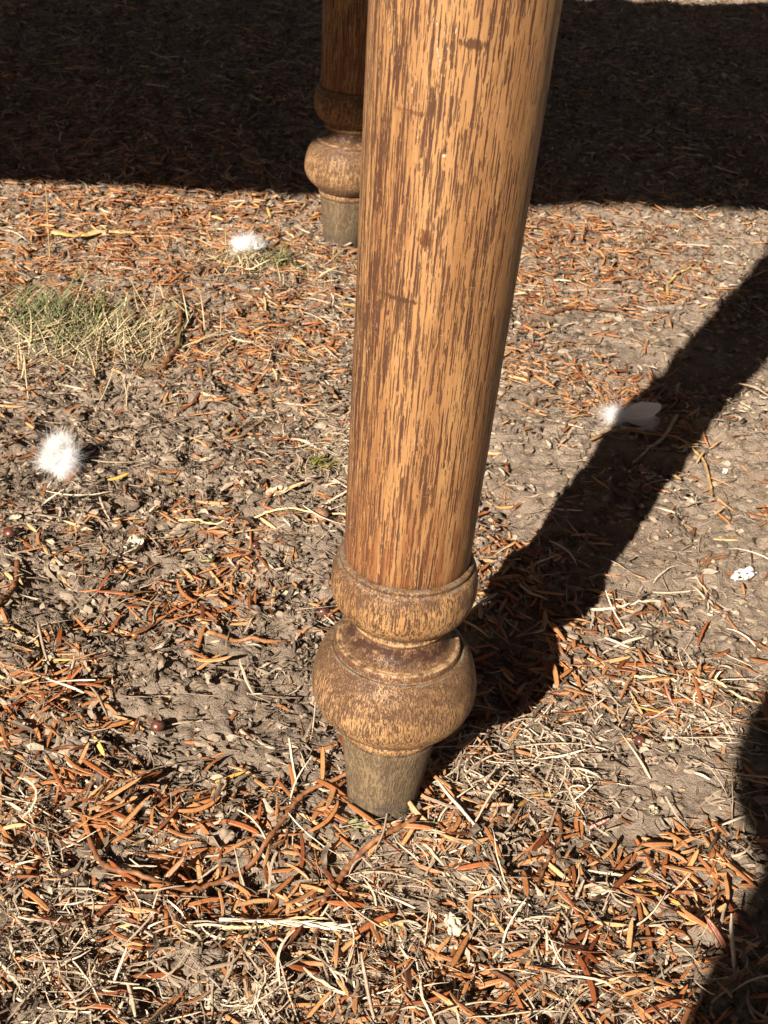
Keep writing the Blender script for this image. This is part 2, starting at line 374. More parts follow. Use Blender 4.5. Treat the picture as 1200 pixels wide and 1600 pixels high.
oak_bulb = oak("worn_oak", (0.310, 0.182, 0.082), (0.235, 0.132, 0.056), (0.060, 0.030, 0.016), streak=1.0, patina=0.68, patina_col=(0.072, 0.037, 0.019), z0=0.064, z1=0.106, rough=0.52, zs=120.0, wide=1900,
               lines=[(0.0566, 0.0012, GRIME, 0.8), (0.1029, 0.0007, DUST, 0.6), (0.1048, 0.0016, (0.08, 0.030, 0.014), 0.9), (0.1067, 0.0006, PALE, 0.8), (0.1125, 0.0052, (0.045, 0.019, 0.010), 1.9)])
oak_collar = oak("rubbed_oak", (0.315, 0.180, 0.076), (0.235, 0.125, 0.050), (0.060, 0.028, 0.014), streak=1.0, patina=0.66, patina_col=(0.072, 0.037, 0.019), z0=0.130, z1=0.158, rough=0.52, zs=60.0, wide=1700,
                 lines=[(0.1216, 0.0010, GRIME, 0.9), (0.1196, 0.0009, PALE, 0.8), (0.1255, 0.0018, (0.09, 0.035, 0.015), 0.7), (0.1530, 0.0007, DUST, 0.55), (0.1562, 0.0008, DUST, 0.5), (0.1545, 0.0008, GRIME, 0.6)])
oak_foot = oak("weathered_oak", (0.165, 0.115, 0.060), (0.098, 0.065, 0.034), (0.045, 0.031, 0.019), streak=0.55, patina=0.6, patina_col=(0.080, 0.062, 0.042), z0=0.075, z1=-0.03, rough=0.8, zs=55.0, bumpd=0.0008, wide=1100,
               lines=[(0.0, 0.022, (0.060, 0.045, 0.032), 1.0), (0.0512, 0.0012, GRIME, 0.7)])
oak_top = oak("oak_board", (0.40, 0.19, 0.065), (0.30, 0.125, 0.038), (0.10, 0.034, 0.012), streak=0.8)

def lathe(name, prof, mat, seg=96, wob=0.0, cap_bottom=False, cap_top=False):
    pr = np.array(prof, float); n = len(pr)
    # smooth resample between marked points
    a = np.linspace(0, 2 * math.pi, seg, endpoint=False)
    R = pr[:, 0][:, None] * (1 + wob * np.sin(2 * a[None, :] + pr[:, 1][:, None] * 40) + wob * 0.6 * np.sin(5 * a[None, :] + pr[:, 1][:, None] * 90))
    V = np.stack([R * np.cos(a), R * np.sin(a), np.repeat(pr[:, 1][:, None], seg, 1)], -1).reshape(-1, 3)
    i = np.arange(n - 1)[:, None] * seg; j = np.arange(seg)[None, :]; j2 = (j + 1) % seg
    Q = np.stack([i + j, i + j2, i + seg + j2, i + seg + j], -1).reshape(-1, 4)
    V = np.vstack([V, [[0, 0, pr[0, 1]], [0, 0, pr[-1, 1]]]]); T = []
    jj = np.arange(seg)
    if cap_bottom: T.append(np.stack([(jj + 1) % seg, jj, np.full(seg, n * seg)], -1))
    if cap_top: T.append(np.stack([(n - 1) * seg + jj, (n - 1) * seg + (jj + 1) % seg, np.full(seg, n * seg + 1)], -1))
    return mesh_np(name, V, Q, np.vstack(T) if T else None, mat=mat)

def spline(pts, sub=5):
    """Catmull-Rom through (radius, height) points."""
    P = [pts[0]] + list(pts) + [pts[-1]]; out = []
    for i in range(1, len(P) - 2):
        p0, p1, p2, p3 = [np.array(q, float) for q in P[i - 1:i + 3]]
        for t in np.linspace(0, 1, sub, endpoint=False):
            out.append(0.5 * (2 * p1 + (p2 - p0) * t + (2 * p0 - 5 * p1 + 4 * p2 - p3) * t * t + (3 * p1 - p0 - 3 * p2 + p3) * t ** 3))
    out.append(np.array(pts[-1], float)); return [tuple(q) for q in out]

foot_prof = [(0.0160, -0.0020), (0.0180, 0.0004)] + spline([(0.0186, 0.003), (0.0198, 0.016), (0.0225, 0.036), (0.0246, 0.0490)], 4) + [(0.0247, 0.0505), (0.0243, 0.0515), (0.0249, 0.0520)]
bulb_prof = [(0.0245, 0.0516), (0.0256, 0.0526), (0.0262, 0.0550), (0.0256, 0.0566), (0.0250, 0.0572), (0.0256, 0.0578)] + \
    spline([(0.0276, 0.0586), (0.0330, 0.0632), (0.0378, 0.0685), (0.0406, 0.0748), (0.0411, 0.0810), (0.0400, 0.0885), (0.0381, 0.0950), (0.0353, 0.1004), (0.0325, 0.1030)], 5) + \
    [(0.0318, 0.1030), (0.0314, 0.1026), (0.0312, 0.1036), (0.0308, 0.1052), (0.0302, 0.1066), (0.0290, 0.1070)] + spline([(0.0286, 0.1068), (0.0264, 0.1078), (0.0242, 0.1098), (0.0227, 0.1128), (0.0219, 0.1164)], 4)
collar_prof = [(0.0215, 0.1164), (0.0221, 0.1168), (0.0231, 0.1182), (0.0237, 0.1196), (0.0233, 0.1210), (0.0227, 0.1216), (0.0232, 0.1224)] + \
    spline([(0.0246, 0.1236), (0.0292, 0.1266), (0.0332, 0.1320), (0.0349, 0.1390), (0.0346, 0.1460), (0.0334, 0.1512)], 5) + \
    [(0.0325, 0.1528), (0.0316, 0.1532), (0.0314, 0.1540), (0.0318, 0.1548), (0.0316, 0.1558), (0.0305, 0.1564), (0.0297, 0.1566)]
def shaft_r(z): return 0.0296 + (0.0362 - 0.0296) * (z - 0.1565) / (0.407 - 0.1565) if z < 0.43 else 0.0368 - 0.002 * max(0.0, (z - 0.5) / 0.05)
shaft_prof = [(0.0290, 0.1560), (shaft_r(0.157), 0.1570)] + [(shaft_r(z), z) for z in np.linspace(0.16, 0.57, 36)] + \
    spline([(0.0342, 0.572), (0.0385, 0.582), (0.0370, 0.594), (0.0335, 0.602), (0.0360, 0.617), (0.0400, 0.628)], 4)

TROT = math.radians(8.2)
wooden_table = bpy.data.objects.new("wooden_table", None)
link(wooden_table)
TC = Vector((-0.52, 0.86, 0.0)); wooden_table.location = TC; wooden_table.rotation_euler = (0, 0, TROT)
tag(wooden_table, "turned oak table whose two worn legs stand on the needle-strewn ground", "table")
def tlocal(x, y): 
    v = Matrix.Rotation(-TROT, 3, 'Z') @ (Vector((x, y, 0)) - TC); return (v.x, v.y)
def block(sx, sy, sz, bev, mat, name):
    import bmesh
    bm = bmesh.new(); bmesh.ops.create_cube(bm, size=1.0); bmesh.ops.scale(bm, vec=(sx, sy, sz), verts=bm.verts)
    bmesh.ops.bevel(bm, geom=bm.edges[:], offset=bev, segments=2, affect='EDGES')
    me = bpy.data.meshes.new(name); bm.to_mesh(me); bm.free(); me.materials.append(mat); return me
me_shaft = lathe("leg", shaft_prof, oak_shaft, cap_top=True, cap_bottom=True, wob=0.002); me_collar = lathe("collar", collar_prof, oak_collar, wob=0.003, cap_bottom=True, cap_top=True)
me_bulb = lathe("bulb", bulb_prof, oak_bulb, wob=0.003, cap_bottom=True, cap_top=True); me_foot = lathe("foot", foot_prof, oak_foot, wob=0.008, cap_bottom=True, cap_top=True)
me_block = block(0.082, 0.082, 0.150, 0.003, oak_top, "block")
ld = Vector((-math.cos(TROT), -math.sin(TROT), 0)) * 1.06
leg_spots = [FRONT, REAR, (FRONT[0] + ld.x, FRONT[1] + ld.y), (REAR[0] + ld.x, REAR[1] + ld.y)]
for i, (lx, ly) in enumerate(leg_spots):
    leg = obj("leg", me_shaft, wooden_table); px, py = tlocal(lx, ly); leg.location = (px, py, 0)
    leg.rotation_euler = (0, 0, -TROT + (0, 2.2, 1.0, 4.0)[i])
    leg['label'] = ("near table leg, its streaky oak shaft lit by the sun", "rear table leg half hidden behind the near one, its shaft in shade", "turned leg at the far end of the table", "turned leg at the far end of the table")[i]
    c = obj("collar", me_collar, leg); b = obj("bulb", me_bulb, leg); f = obj("foot", me_foot, leg); f['label'] = "grey weathered foot of the leg"
    bl = obj("block", me_block, leg); bl.location = (0, 0, 0.702); bl.rotation_euler = (0, 0, -leg.rotation_euler.z)
fx0, fy0 = tlocal(*FRONT); rx0, ry0 = tlocal(*REAR)
X1 = max(fx0, rx0) + 0.13; X0 = min(tlocal(*leg_spots[2])[0], tlocal(*leg_spots[3])[0]) - 0.13
Y0, Y1 = fy0 - 0.165, ry0 + 0.088
nb = 5; bw = (Y1 - Y0) / nb
for i in range(nb):
    bd = obj("board", block(X1 - X0, bw - 0.0006, 0.026, 0.002, oak_top, "board"), wooden_table)
    bd.location = ((X0 + X1) / 2, Y0 + (i + 0.5) * bw, 0.791)
for (ax, ay, bx, by) in ((tlocal(*leg_spots[2]) + tlocal(*FRONT)), (tlocal(*leg_spots[3]) + tlocal(*REAR)), (tlocal(*FRONT) + tlocal(*REAR)), (tlocal(*leg_spots[2]) + tlocal(*leg_spots[3]))):
    L = math.hypot(bx - ax, by - ay) - 0.084
    ap = obj("apron", block(L, 0.022, 0.048, 0.002, oak_top, "apron"), wooden_table); ap.location = ((ax + bx) / 2, (ay + by) / 2, 0.7525); ap.rotation_euler = (0, 0, math.atan2(by - ay, bx - ax))

# ------------------------------------------------------------------ ground cover too fine to count
def lumps(n, dens, rmin, rmax, name, mat, label, tint_lo, tint_hi, flat=0.7):
    x, y = sample(n, dens)
    r = rmin + (rmax - rmin) * RNG.random(n) ** 2.5
    base = np.array([(1, 0, 0), (0, 1, 0), (-1, 0, 0), (0, -1, 0), (0, 0, 1), (0, 0, -1), (.6, .6, .55), (-.6, .6, .55), (-.6, -.6, .55), (.6, -.6, .55)], float)
    F = np.array([(0, 6, 9), (0, 1, 6), (1, 7, 6), (1, 2, 7), (2, 8, 7), (2, 3, 8), (3, 9, 8), (3, 0, 9), (6, 7, 4), (7, 8, 4), (8, 9, 4), (9, 6, 4), (1, 0, 5), (2, 1, 5), (3, 2, 5), (0, 3, 5)])
    V = base[None] * r[:, None, None] * (1 + RNG.uniform(-0.45, 0.45, (n, 10, 3)))
    a = RNG.uniform(0, 6.28, n); c, s = np.cos(a)[:, None], np.sin(a)[:, None]
    X = (V[..., 0] * c - V[..., 1] * s) * RNG.uniform(0.8, 1.6, n)[:, None]; Y = V[..., 0] * s + V[..., 1] * c; Z = V[..., 2] * flat
    V = np.stack([X + x[:, None], Y + y[:, None], Z + (hground(x, y) + r * 0.15)[:, None]], -1).reshape(-1, 3)
    T = (np.arange(n) * 10)[:, None, None] + F[None]
    me = mesh_np(name, V, None, T.reshape(-1, 3), {'tint': np.repeat(RNG.uniform(tint_lo, tint_hi, n), 10)}, smooth=False, mat=mat)
    return tag(obj(name, me), label, None, None, 'stuff')

def strip_stuff(name, label, mat, n, dens, S, prof, cross, Lr, Wr, Tr, tint, zoff, curv=0, smooth=True, arch=0, pitch=0, roll=0, twist=0, wig=0, cup=0, **kw):
    x, y = sample(n, dens, **kw)
    u = RNG.random
    L = Lr[0] + (Lr[1] - Lr[0]) * u(n) ** Lr[2]; W = RNG.uniform(*Wr, n); T = RNG.uniform(*Tr, n)
    z = hground(x, y) + RNG.uniform(*zoff, n)
    V, Q, per = strips(x, y, z, u(n) * 6.283, L, W, T, S, prof, cross, curv=RNG.normal(0, 1, n) * curv, arch=RNG.normal(0.3, 1, n) * arch, pitch=RNG.normal(0, 1, n) * pitch,
                       roll=RNG.normal(0, 1, n) * roll, twist=RNG.normal(0, 1, n) * twist, wig=np.full(n, wig) if wig else None, cup=RNG.normal(0, 1, n) * cup if cup else None)
    tn = np.clip(tint(n), 0, 1)
    me = mesh_np(name, V, Q, None, {'tint': np.repeat(tn, per)}, smooth=smooth, mat=mat)
    return tag(obj(name, me), label, None, None, 'stuff')

soil_bits = litter_material("soil_crumb", [(0, (0.11, 0.082, 0.056)), (0.5, (0.215, 0.167, 0.118)), (1, (0.32, 0.26, 0.19))], 0.95, 0.1, 0.4, scale=600)
mat_shred = litter_material("decayed_leaf", SHRED_STOPS, 0.8, 0.2, 0.4, scale=500)
mat_straw = litter_material("dry_straw", STRAW_STOPS, 0.55, 0.3, 0.25, scale=700)
mat_needle = litter_material("dry_needle", NEEDLE_STOPS, 0.42, 0.45, 0.25, scale=650)

lumps(48000, lambda x, y: 0.6 + 0.4 * d_shred(x, y), 0.0004, 0.0042, "soil_crumbs", soil_bits, "small crumbs of dry soil", 0.0, 1.0)
strip_stuff("leaf_litter", "dark shrivelled scraps of decayed leaf", mat_shred, 48000, d_shred, 6, np.array([0.25, 0.8, 1, 0.9, 0.65, 0.1]), FLAT,
            (0.003, 0.019, 1.8), (0.0007, 0.0036), (0.0002, 0.0005), lambda n: RNG.beta(1.5, 1.7, n), (0.0, 0.0052), curv=1.7, arch=0.28, pitch=0.34, roll=0.8, twist=2.4, wig=0.45, cup=0.35, smooth=False)
strip_stuff("straw_litter", "thin pale strands of dry grass matted on the soil", mat_straw, 14500, d_straw, 7, np.array([0.6, 0.9, 1, 1, 0.95, 0.8, 0.35]), FLAT,
            (0.007, 0.042, 2.2), (0.0004, 0.0017), (0.0003, 0.0006), lambda n: RNG.beta(1.6, 1.9, n), (0.0004, 0.0058), curv=0.55, arch=0.12, pitch=0.18, roll=0.7, twist=1.5, wig=0.16, cup=0.3, smooth=False)
strip_stuff("straw_fluff", "finely shredded pale straw matted in heaps", mat_straw, 1800, lambda x, y: np.clip(field(x, y, STRAWY, 0.75) * patchy(x, y, 60, 3, 0.35, 0.65), 0, 1) * (y < 0.95), 7, np.array([0.6, 0.9, 1, 1, 0.95, 0.8, 0.35]), FLAT,
            (0.008, 0.038, 1.5), (0.0004, 0.0013), (0.0002, 0.0004), lambda n: RNG.beta(1.6, 1.6, n), (0.001, 0.0070), curv=0.9, arch=0.15, pitch=0.25, roll=0.7, twist=1.5, wig=0.16, smooth=False)
strip_stuff("grey_fibres", "fine grey fibres of old roots and stems", mat_shred, 20000, lambda x, y: 0.3 + 0.7 * d_shred(x, y), 7, np.array([0.5, 0.9, 1, 1, 0.95, 0.8, 0.3]), FLAT,
            (0.006, 0.035, 1.8), (0.0004, 0.0010), (0.0003, 0.0006), lambda n: RNG.beta(2.2, 1.6, n), (0.0005, 0.005), curv=1.2, arch=0.15, pitch=0.2, roll=0.6, twist=1.0, wig=0.30)
def needle_tint(n): return np.where(RNG.random(n) < 0.10, RNG.uniform(0.85, 1.0, n), RNG.beta(2.6, 2.0, n) * 0.9)
strip_stuff("needle_litter", "orange-brown fallen needles strewn thickly over the soil", mat_needle, 19000, d_needle, 7, NEEDLE_PROF, LENS,
            (0.009, 0.024, 0.9), (0.0014, 0.0030), (0.0003, 0.0007), needle_tint, (0.0006, 0.0052), curv=0.40, arch=0.08, pitch=0.12, roll=0.50, twist=0.5)
strip_stuff("needle_fragments", "tiny broken bits of needles and straw pressed into the soil", litter_material("fragment", [(0, (0.07, 0.035, 0.018)), (0.35, (0.22, 0.115, 0.05)), (0.7, (0.33, 0.22, 0.12)), (1, (0.46, 0.37, 0.25))], 0.6, 0.25, 0.4, scale=600), 22000, lambda x, y: 0.55 + 0.45 * d_needle(x, y), 3, np.array([0.6, 1, 0.5]), FLAT,
            (0.0016, 0.0075, 1.8), (0.0005, 0.0016), (0.0002, 0.0004), lambda n: RNG.beta(1.6, 1.6, n), (0.0, 0.0022), curv=0.6, arch=0.1, pitch=0.2, roll=0.5, smooth=False)

# ------------------------------------------------------------------ single fallen needles lying on top of the litter
def variants(name, n, mat, S, prof, cross, Lr, Wr, Tr, curv, arch, wig=0, twist=0.3):
    out = []
    for i in range(n):
        L = RNG.uniform(*Lr, 1)
        V, Q, per = strips(np.zeros(1), np.zeros(1), np.zeros(1), np.zeros(1), L, RNG.uniform(*Wr, 1), RNG.uniform(*Tr, 1), S, prof, cross,
                           curv=RNG.normal(0, curv, 1), arch=RNG.normal(arch * 0.4, arch, 1), twist=RNG.normal(0, twist, 1), wig=np.full(1, wig) if wig else None, hug=False)
        out.append(mesh_np(name, V, Q, None, None, mat=mat))
    return out
def place_pieces(name, meshes, xs, ys, lift, pitch, roll, label, cat, group):
    for i, (x, y) in enumerate(zip(xs, ys)):
        o = bpy.data.objects.new(name, meshes[i % len(meshes)]); COL.objects.link(o)
        a = RNG.uniform(0, 6.283); c, s_ = math.cos(a) * 0.008, math.sin(a) * 0.008
        h0, h1, h2 = (float(hground(x + d * c, y + d * s_)) for d in (0, 1, -1))
        o.location = (x, y, max(h0, (h1 + h2) / 2) + RNG.uniform(*lift))
        o.rotation_mode = 'ZYX'
        o.rotation_euler = (RNG.normal(0, roll), -math.atan2(h1 - h2, 0.016) * 0.8 + RNG.normal(0, pitch), a)
        tag(o, label, cat, group)
def near_sample(n, dens, ymax): return sample(n, dens, ymin=0.40, ymax=ymax, extra=-0.012)
mat_orange = litter_material("orange_needle", [(0, (0.24, 0.088, 0.029)), (0.5, (0.33, 0.145, 0.053)), (1, (0.42, 0.225, 0.095))], 0.40, 0.45, 0.3, True, 500)
mat_russet = litter_material("russet_needle", [(0, (0.085, 0.026, 0.010)), (0.5, (0.17, 0.050, 0.016)), (1, (0.26, 0.083, 0.024))], 0.40, 0.45, 0.3, True, 500)
mat_yellow = litter_material("yellow_needle", [(0, (0.46, 0.25, 0.05)), (0.5, (0.52, 0.33, 0.085)), (1, (0.60, 0.44, 0.16))], 0.42, 0.4, 0.2, True, 500)
NP9 = np.array([0.30, 0.85, 1.0, 1.0, 1.0, 1.0, 0.95, 0.72, 0.10])
for matn, cnt, lab, grp in ((mat_orange, 165, "flat orange-brown needle lying loose on top of the litter near the table leg", "orange-brown needles on the litter"),
                            (mat_russet, 110, "flat dark russet needle lying loose on top of the litter near the table leg", "dark russet needles on the litter")):
    vs = variants("fallen_needle", 9, matn, 9, NP9, LENS, (0.015, 0.027), (0.0020, 0.0034), (0.0004, 0.0008), 0.45, 0.10)
    x, y = near_sample(cnt, d_needle, 0.72)
    if cnt > 120:      # some lie trapped against the foot of the leg
        a = RNG.uniform(0, 6.283, 30); r = RNG.uniform(0.0215, 0.036, 30); x[:30] = FRONT[0] + r * np.cos(a); y[:30] = FRONT[1] + r * np.sin(a)
    place_pieces("fallen_needle", vs, x, y, (0.0030, 0.0085), 0.12, 0.35, lab, "needle", grp)
vs = variants("fallen_needle", 5, mat_yellow, 9, NP9, LENS, (0.013, 0.022), (0.0022, 0.0030), (0.0006, 0.0010), 0.5, 0.12)
YEL = [(0.1505, 0.5096), (0.1637, 0.4943), (0.1570, 0.4964), (0.0204, 0.4652), (0.1189, 0.5703), (-0.1410, 0.5658), (-0.1807, 0.6359), (-0.0786, 1.0356), (-0.1501, 0.8378), (0.1645, 0.6360), (0.2259, 0.9444), (0.1537, 0.8738), (0.1438, 0.9693), (-0.1865, 0.8348), (-0.1468, 1.3886), (-0.0488, 1.1738), (0.0449, 0.7530), (0.0889, 0.5576), (0.0978, 0.5636), (-0.0688, 0.5574)]
place_pieces("fallen_needle", vs, [q[0] for q in YEL], [q[1] for q in YEL], (0.003, 0.006), 0.1, 0.3, "yellowish needle that stands out paler than the orange needles round it", "needle", "yellow needles among the brown ones")
vs = variants("straw_strand", 14, mat_straw, 13, np.array([0.5, 0.8, 1, 1, 1, 1, 0.95, 0.9, 0.9, 0.8, 0.7, 0.5, 0.2]), FLAT, (0.025, 0.062), (0.0009, 0.0022), (0.0004, 0.0008), 0.5, 0.05, wig=0.06, twist=1.0)
for me, t in zip(vs, RNG.uniform(0.35, 1.0, len(vs))):
    at = me.attributes.new('tint', 'FLOAT', 'POINT'); at.data.foreach_set('value', np.full(len(me.vertices), t, np.float32))
x, y = near_sample(130, d_straw, 0.80)
place_pieces("straw_strand", vs, x, y, (0.0040, 0.0085), 0.06, 0.5, "pale dry strand of grass lying across the litter near the table leg", "straw", "pale straw strands on the litter")

# ------------------------------------------------------------------ twigs, stems and single finds
def curve_pts(pts, n):
    P = np.array(pts, float); P = np.vstack([2 * P[0] - P[1], P, 2 * P[-1] - P[-2]]); out = []
    seg = len(pts) - 1
    for u in np.linspace(0, seg, n):
        i = min(int(u), seg - 1); t = u - i; p0, p1, p2, p3 = P[i:i + 4]
        out.append(0.5 * (2 * p1 + (p2 - p0) * t + (2 * p0 - 5 * p1 + 4 * p2 - p3) * t * t + (3 * p1 - p0 - 3 * p2 + p3) * t ** 3))
    return np.array(out)
def sweep(C, rad, K=8, flat=1.0):
    n = len(C); tan = np.gradient(C, axis=0); tan /= np.linalg.norm(tan, axis=1, keepdims=True) + 1e-9
    side = np.stack([-tan[:, 1], tan[:, 0], np.zeros(n)], -1); side /= np.linalg.norm(side, axis=1, keepdims=True) + 1e-9
    top = np.cross(tan, side); a = np.linspace(0, 2 * math.pi, K, endpoint=False)
    V = C[:, None] + rad[:, None, None] * (np.cos(a)[None, :, None] * side[:, None] + flat * np.sin(a)[None, :, None] * top[:, None])
    i = np.arange(n - 1)[:, None] * K; j = np.arange(K)[None]; j2 = (j + 1) % K
    return V.reshape(-1, 3), np.stack([i + j, i + j2, i + K + j2, i + K + j], -1).reshape(-1, 4)
def twig(name, pts, r, mat, label, cat, lift=0.003, n=60, knob=0.25, knobs=14, taper=0.6, flat=1.0, ends=None, tints=(0.3, 0.7)):
    xy = curve_pts(pts, n); z = hground(xy[:, 0], xy[:, 1])
    k = np.ones(9) / 9; zs = np.convolve(np.pad(z, 4, 'edge'), k, 'valid'); zz = np.maximum(zs, z - 0.001) + r + lift
    if ends is not None: zz = zz + np.interp(np.linspace(0, 1, n), *ends)
    t = np.linspace(0, 1, n)
    rad = r * (1 - (1 - taper) * t) * (1 + knob * np.clip(np.sin(t * knobs * 6.283 + RNG.random() * 6), 0, 1) ** 4 + RNG.normal(0, 0.11, n))
    rad[0] *= 0.25; rad[-1] *= 0.15
    V, Q = sweep(np.stack([xy[:, 0], xy[:, 1], zz], -1), rad, 8, flat)
    o = obj(name, mesh_np(name, V, Q, None, {'tint': np.repeat(np.clip(np.linspace(*tints, n) + RNG.normal(0, 0.08, n), 0, 1), 8)}, mat=mat))
    return tag(o, label, cat)
mat_twig = litter_material("twig_bark", [(0, (0.045, 0.022, 0.012)), (0.4, (0.15, 0.062, 0.026)), (0.75, (0.26, 0.115, 0.045)), (1, (0.36, 0.19, 0.085))], 0.55, 0.35, 0.5, scale=420)
mat_stem = litter_material("dry_stem", [(0, (0.10, 0.055, 0.022)), (0.4, (0.27, 0.16, 0.06)), (0.8, (0.45, 0.28, 0.09)), (1, (0.62, 0.46, 0.24))], 0.5, 0.35, 0.3, scale=420)
twig("twig", [(-0.1333, 0.5045), (-0.1229, 0.4884), (-0.1083, 0.4789), (-0.0885, 0.4763), (-0.0677, 0.4830), (-0.0485, 0.4998), (-0.0375, 0.5225), (-0.0288, 0.5413), (-0.0135, 0.5510), (-0.0043, 0.5561)], 0.0014, mat_twig,
     "long curved reddish-brown twig sweeping from the foot of the near table leg", "twig", 0.0075, 90, 0.35, 21, 0.75, tints=(0.35, 0.62))
twig("twig", [(-0.0127, 0.4749), (-0.0068, 0.4879), (0.0020, 0.5030), (0.0156, 0.5148), (0.0315, 0.5267)], 0.0016, mat_twig, "short dark twig lying in front of the near table leg's foot", "twig", 0.0070, 60, 0.35, 18, 0.8, tints=(0.35, 0.5))
twig("twig", [(0.2333, 0.7967), (0.2195, 0.7884), (0.2122, 0.7709), (0.2149, 0.7512), (0.2228, 0.7350), (0.2326, 0.7196), (0.2505, 0.6964)], 0.0010, mat_twig, "thin hooked brown rootlet on bare soil below the white flake", "twig", 0.001, 70, 0.2, 12, 0.9, tints=(0.5, 0.6))
twig("stem", [(0.1487, 0.9331), (0.1800, 0.9537), (0.2108, 0.9544), (0.2281, 0.9428), (0.2364, 0.9251), (0.2377, 0.8974), (0.2357, 0.8810)], 0.0011, mat_stem, "yellow-brown arched stem crossing the leg's shadow below the grey feather", "stem", 0.004, 70, 0.15, 10, 0.8, tints=(0.35, 0.6))
twig("twig", [(-0.1966, 1.1517), (-0.1887, 1.0991), (-0.1833, 1.0522), (-0.1840, 1.0233), (-0.1855, 0.9999)], 0.0016, mat_twig, "dark knobbly twig standing beside the large grass tuft", "twig", 0.005, 50, 0.5, 10, 1.2, tints=(0.2, 0.35))
twig("twig", [(-0.1004, 0.6758), (-0.0820, 0.6780), (-0.0650, 0.6818), (-0.0513, 0.6891), (-0.0367, 0.7019)], 0.0013, mat_twig, "straight segmented orange-brown twig pointing at the leg's collar from the left", "twig", 0.003, 60, 0.25, 14, 0.8, tints=(0.7, 0.8))
twig("twig", [(0.0943, 0.5631), (0.1031, 0.5536), (0.1070, 0.5386), (0.1036, 0.5245), (0.0977, 0.5118), (0.0917, 0.4923)], 0.0013, mat_twig, "bent dark twig lying right of the near leg's foot", "twig", 0.004, 60, 0.4, 14, 0.6, tints=(0.45, 0.25))
twig("twig", [(0.0378, 0.4122), (0.0386, 0.4269), (0.0413, 0.4362), (0.0481, 0.4432)], 0.0017, mat_twig, "short crooked twig at the very front edge of the ground", "twig", 0.004, 50, 0.4, 10, 0.7, tints=(0.3, 0.5))
twig("twig", [(0.1338, 1.1876), (0.1601, 1.2135), (0.1950, 1.2169), (0.2261, 1.2066)], 0.0018, mat_twig, "dark bowed twig on bare soil behind the leg's shaft", "twig", 0.002, 50, 0.25, 8, 0.7, tints=(0.15, 0.25))
twig("stem", [(0.2536, 1.2659), (0.2567, 1.3010), (0.2705, 1.3303), (0.2977, 1.3501)], 0.0014, mat_stem, "bright yellow hooked stem behind the leg near the shadow", "stem", 0.003, 40, 0.15, 6, 0.8, tints=(0.7, 0.8))
twig("twig", [(-0.2264, 0.6707), (-0.2230, 0.6863), (-0.2238, 0.7066), (-0.2285, 0.7271)], 0.0019, mat_twig, "thick dark curved root at the left edge of the ground", "twig", 0.003, 40, 0.3, 10, 0.8, tints=(0.2, 0.4))
twig("stem", [(-0.2223, 0.6573), (-0.2081, 0.6545), (-0.1924, 0.6494)], 0.0012, mat_stem, "straight yellow-brown stem at the left edge below the dark root", "stem", 0.003, 30, 0.2, 8, 0.8, tints=(0.6, 0.7))
twig("straw_strand", [(-0.1378, 0.7931), (-0.1074, 0.7983), (-0.0735, 0.8073), (-0.0233, 0.8118)], 0.0008, mat_stem, "long straight pale straw reaching the near leg's shaft from the left", "straw", 0.004, 50, 0.05, 4, 0.8, tints=(1, 1))
twig("straw_strand", [(0.1562, 0.6653), (0.1814, 0.6671), (0.2072, 0.6589), (0.2403, 0.6421)], 0.0009, mat_stem, "long pale straw running into the dark shadow at lower right", "straw", 0.005, 50, 0.05, 4, 0.7, tints=(1, 1))
twig("straw_strand", [(-0.0589, 0.4551), (-0.0425, 0.4578), (-0.0278, 0.4627), (-0.0104, 0.4663)], 0.0010, mat_stem, "smooth yellow straw lying under the dry seed head in front", "straw", 0.007, 40, 0.05, 4, 0.5, tints=(0.95, 1.0))
twig("straw_strand", [(0.1806, 0.9150), (0.2068, 0.9497), (0.2220, 0.9840)], 0.0011, mat_straw, "grey straw lying in the leg's shadow beside the arched stem", "straw", 0.004, 30, 0.05, 4, 1.3, tints=(0.5, 0.6))
twig("straw_strand", [(0.1347, 0.7401), (0.1638, 0.7418), (0.1879, 0.7526), (0.1969, 0.7414)], 0.0010, mat_straw, "pale bent straw just right of the leg's shadow", "straw", 0.003, 40, 0.1, 4, 0.8, tints=(0.8, 0.9))
twig("wood_chip", [(-0.3415, 1.2645), (-0.3172, 1.2656), (-0.2936, 1.2849), (-0.2667, 1.3002)], 0.0045, mat_stem, "flat tan wood sliver lying behind the large grass tuft", "wood chip", 0.001, 24, 0.1, 3, 0.8, flat=0.3, tints=(0.8, 0.95))

# a dry grass seed head: a stalk with overlapping husks
sh = bpy.data.objects.new("seed_spike", None); link(sh)
c0, c1 = np.array((-0.0351, 0.4595)), np.array((0.0041, 0.4613)); hz = float(hground(*c0)) + 0.009
sh.location = (c0[0], c0[1], hz); tag(sh, "pale bristly grass seed head lying on needles in front of the leg", "seed head")
dv = c1 - c0; L0 = float(np.hypot(*dv)); sh.rotation_euler = (0, 0.02, math.atan2(dv[1], dv[0]))
V, Q = sweep(np.stack([np.linspace(-0.025, L0, 20), 0.0008 * np.sin(np.linspace(0, 3, 20)), np.zeros(20)], -1), np.linspace(0.0010, 0.0004, 20), 6)
obj("stalk", mesh_np("stalk", V, Q, None, {'tint': np.full(len(V), 0.95)}, mat=mat_straw), sh)
husk = [variants("husk", 1, mat_straw, 7, np.array([0.2, 0.9, 1, 0.9, 0.6, 0.2, 0.05]), LENS, (0.010, 0.012), (0.0018, 0.0022), (0.0010, 0.0012), 0.2, 0.1)[0] for _ in range(3)]
for hme in husk:
    at = hme.attributes.new('tint', 'FLOAT', 'POINT'); at.data.foreach_set('value', np.full(len(hme.vertices), 0.95, np.float32))
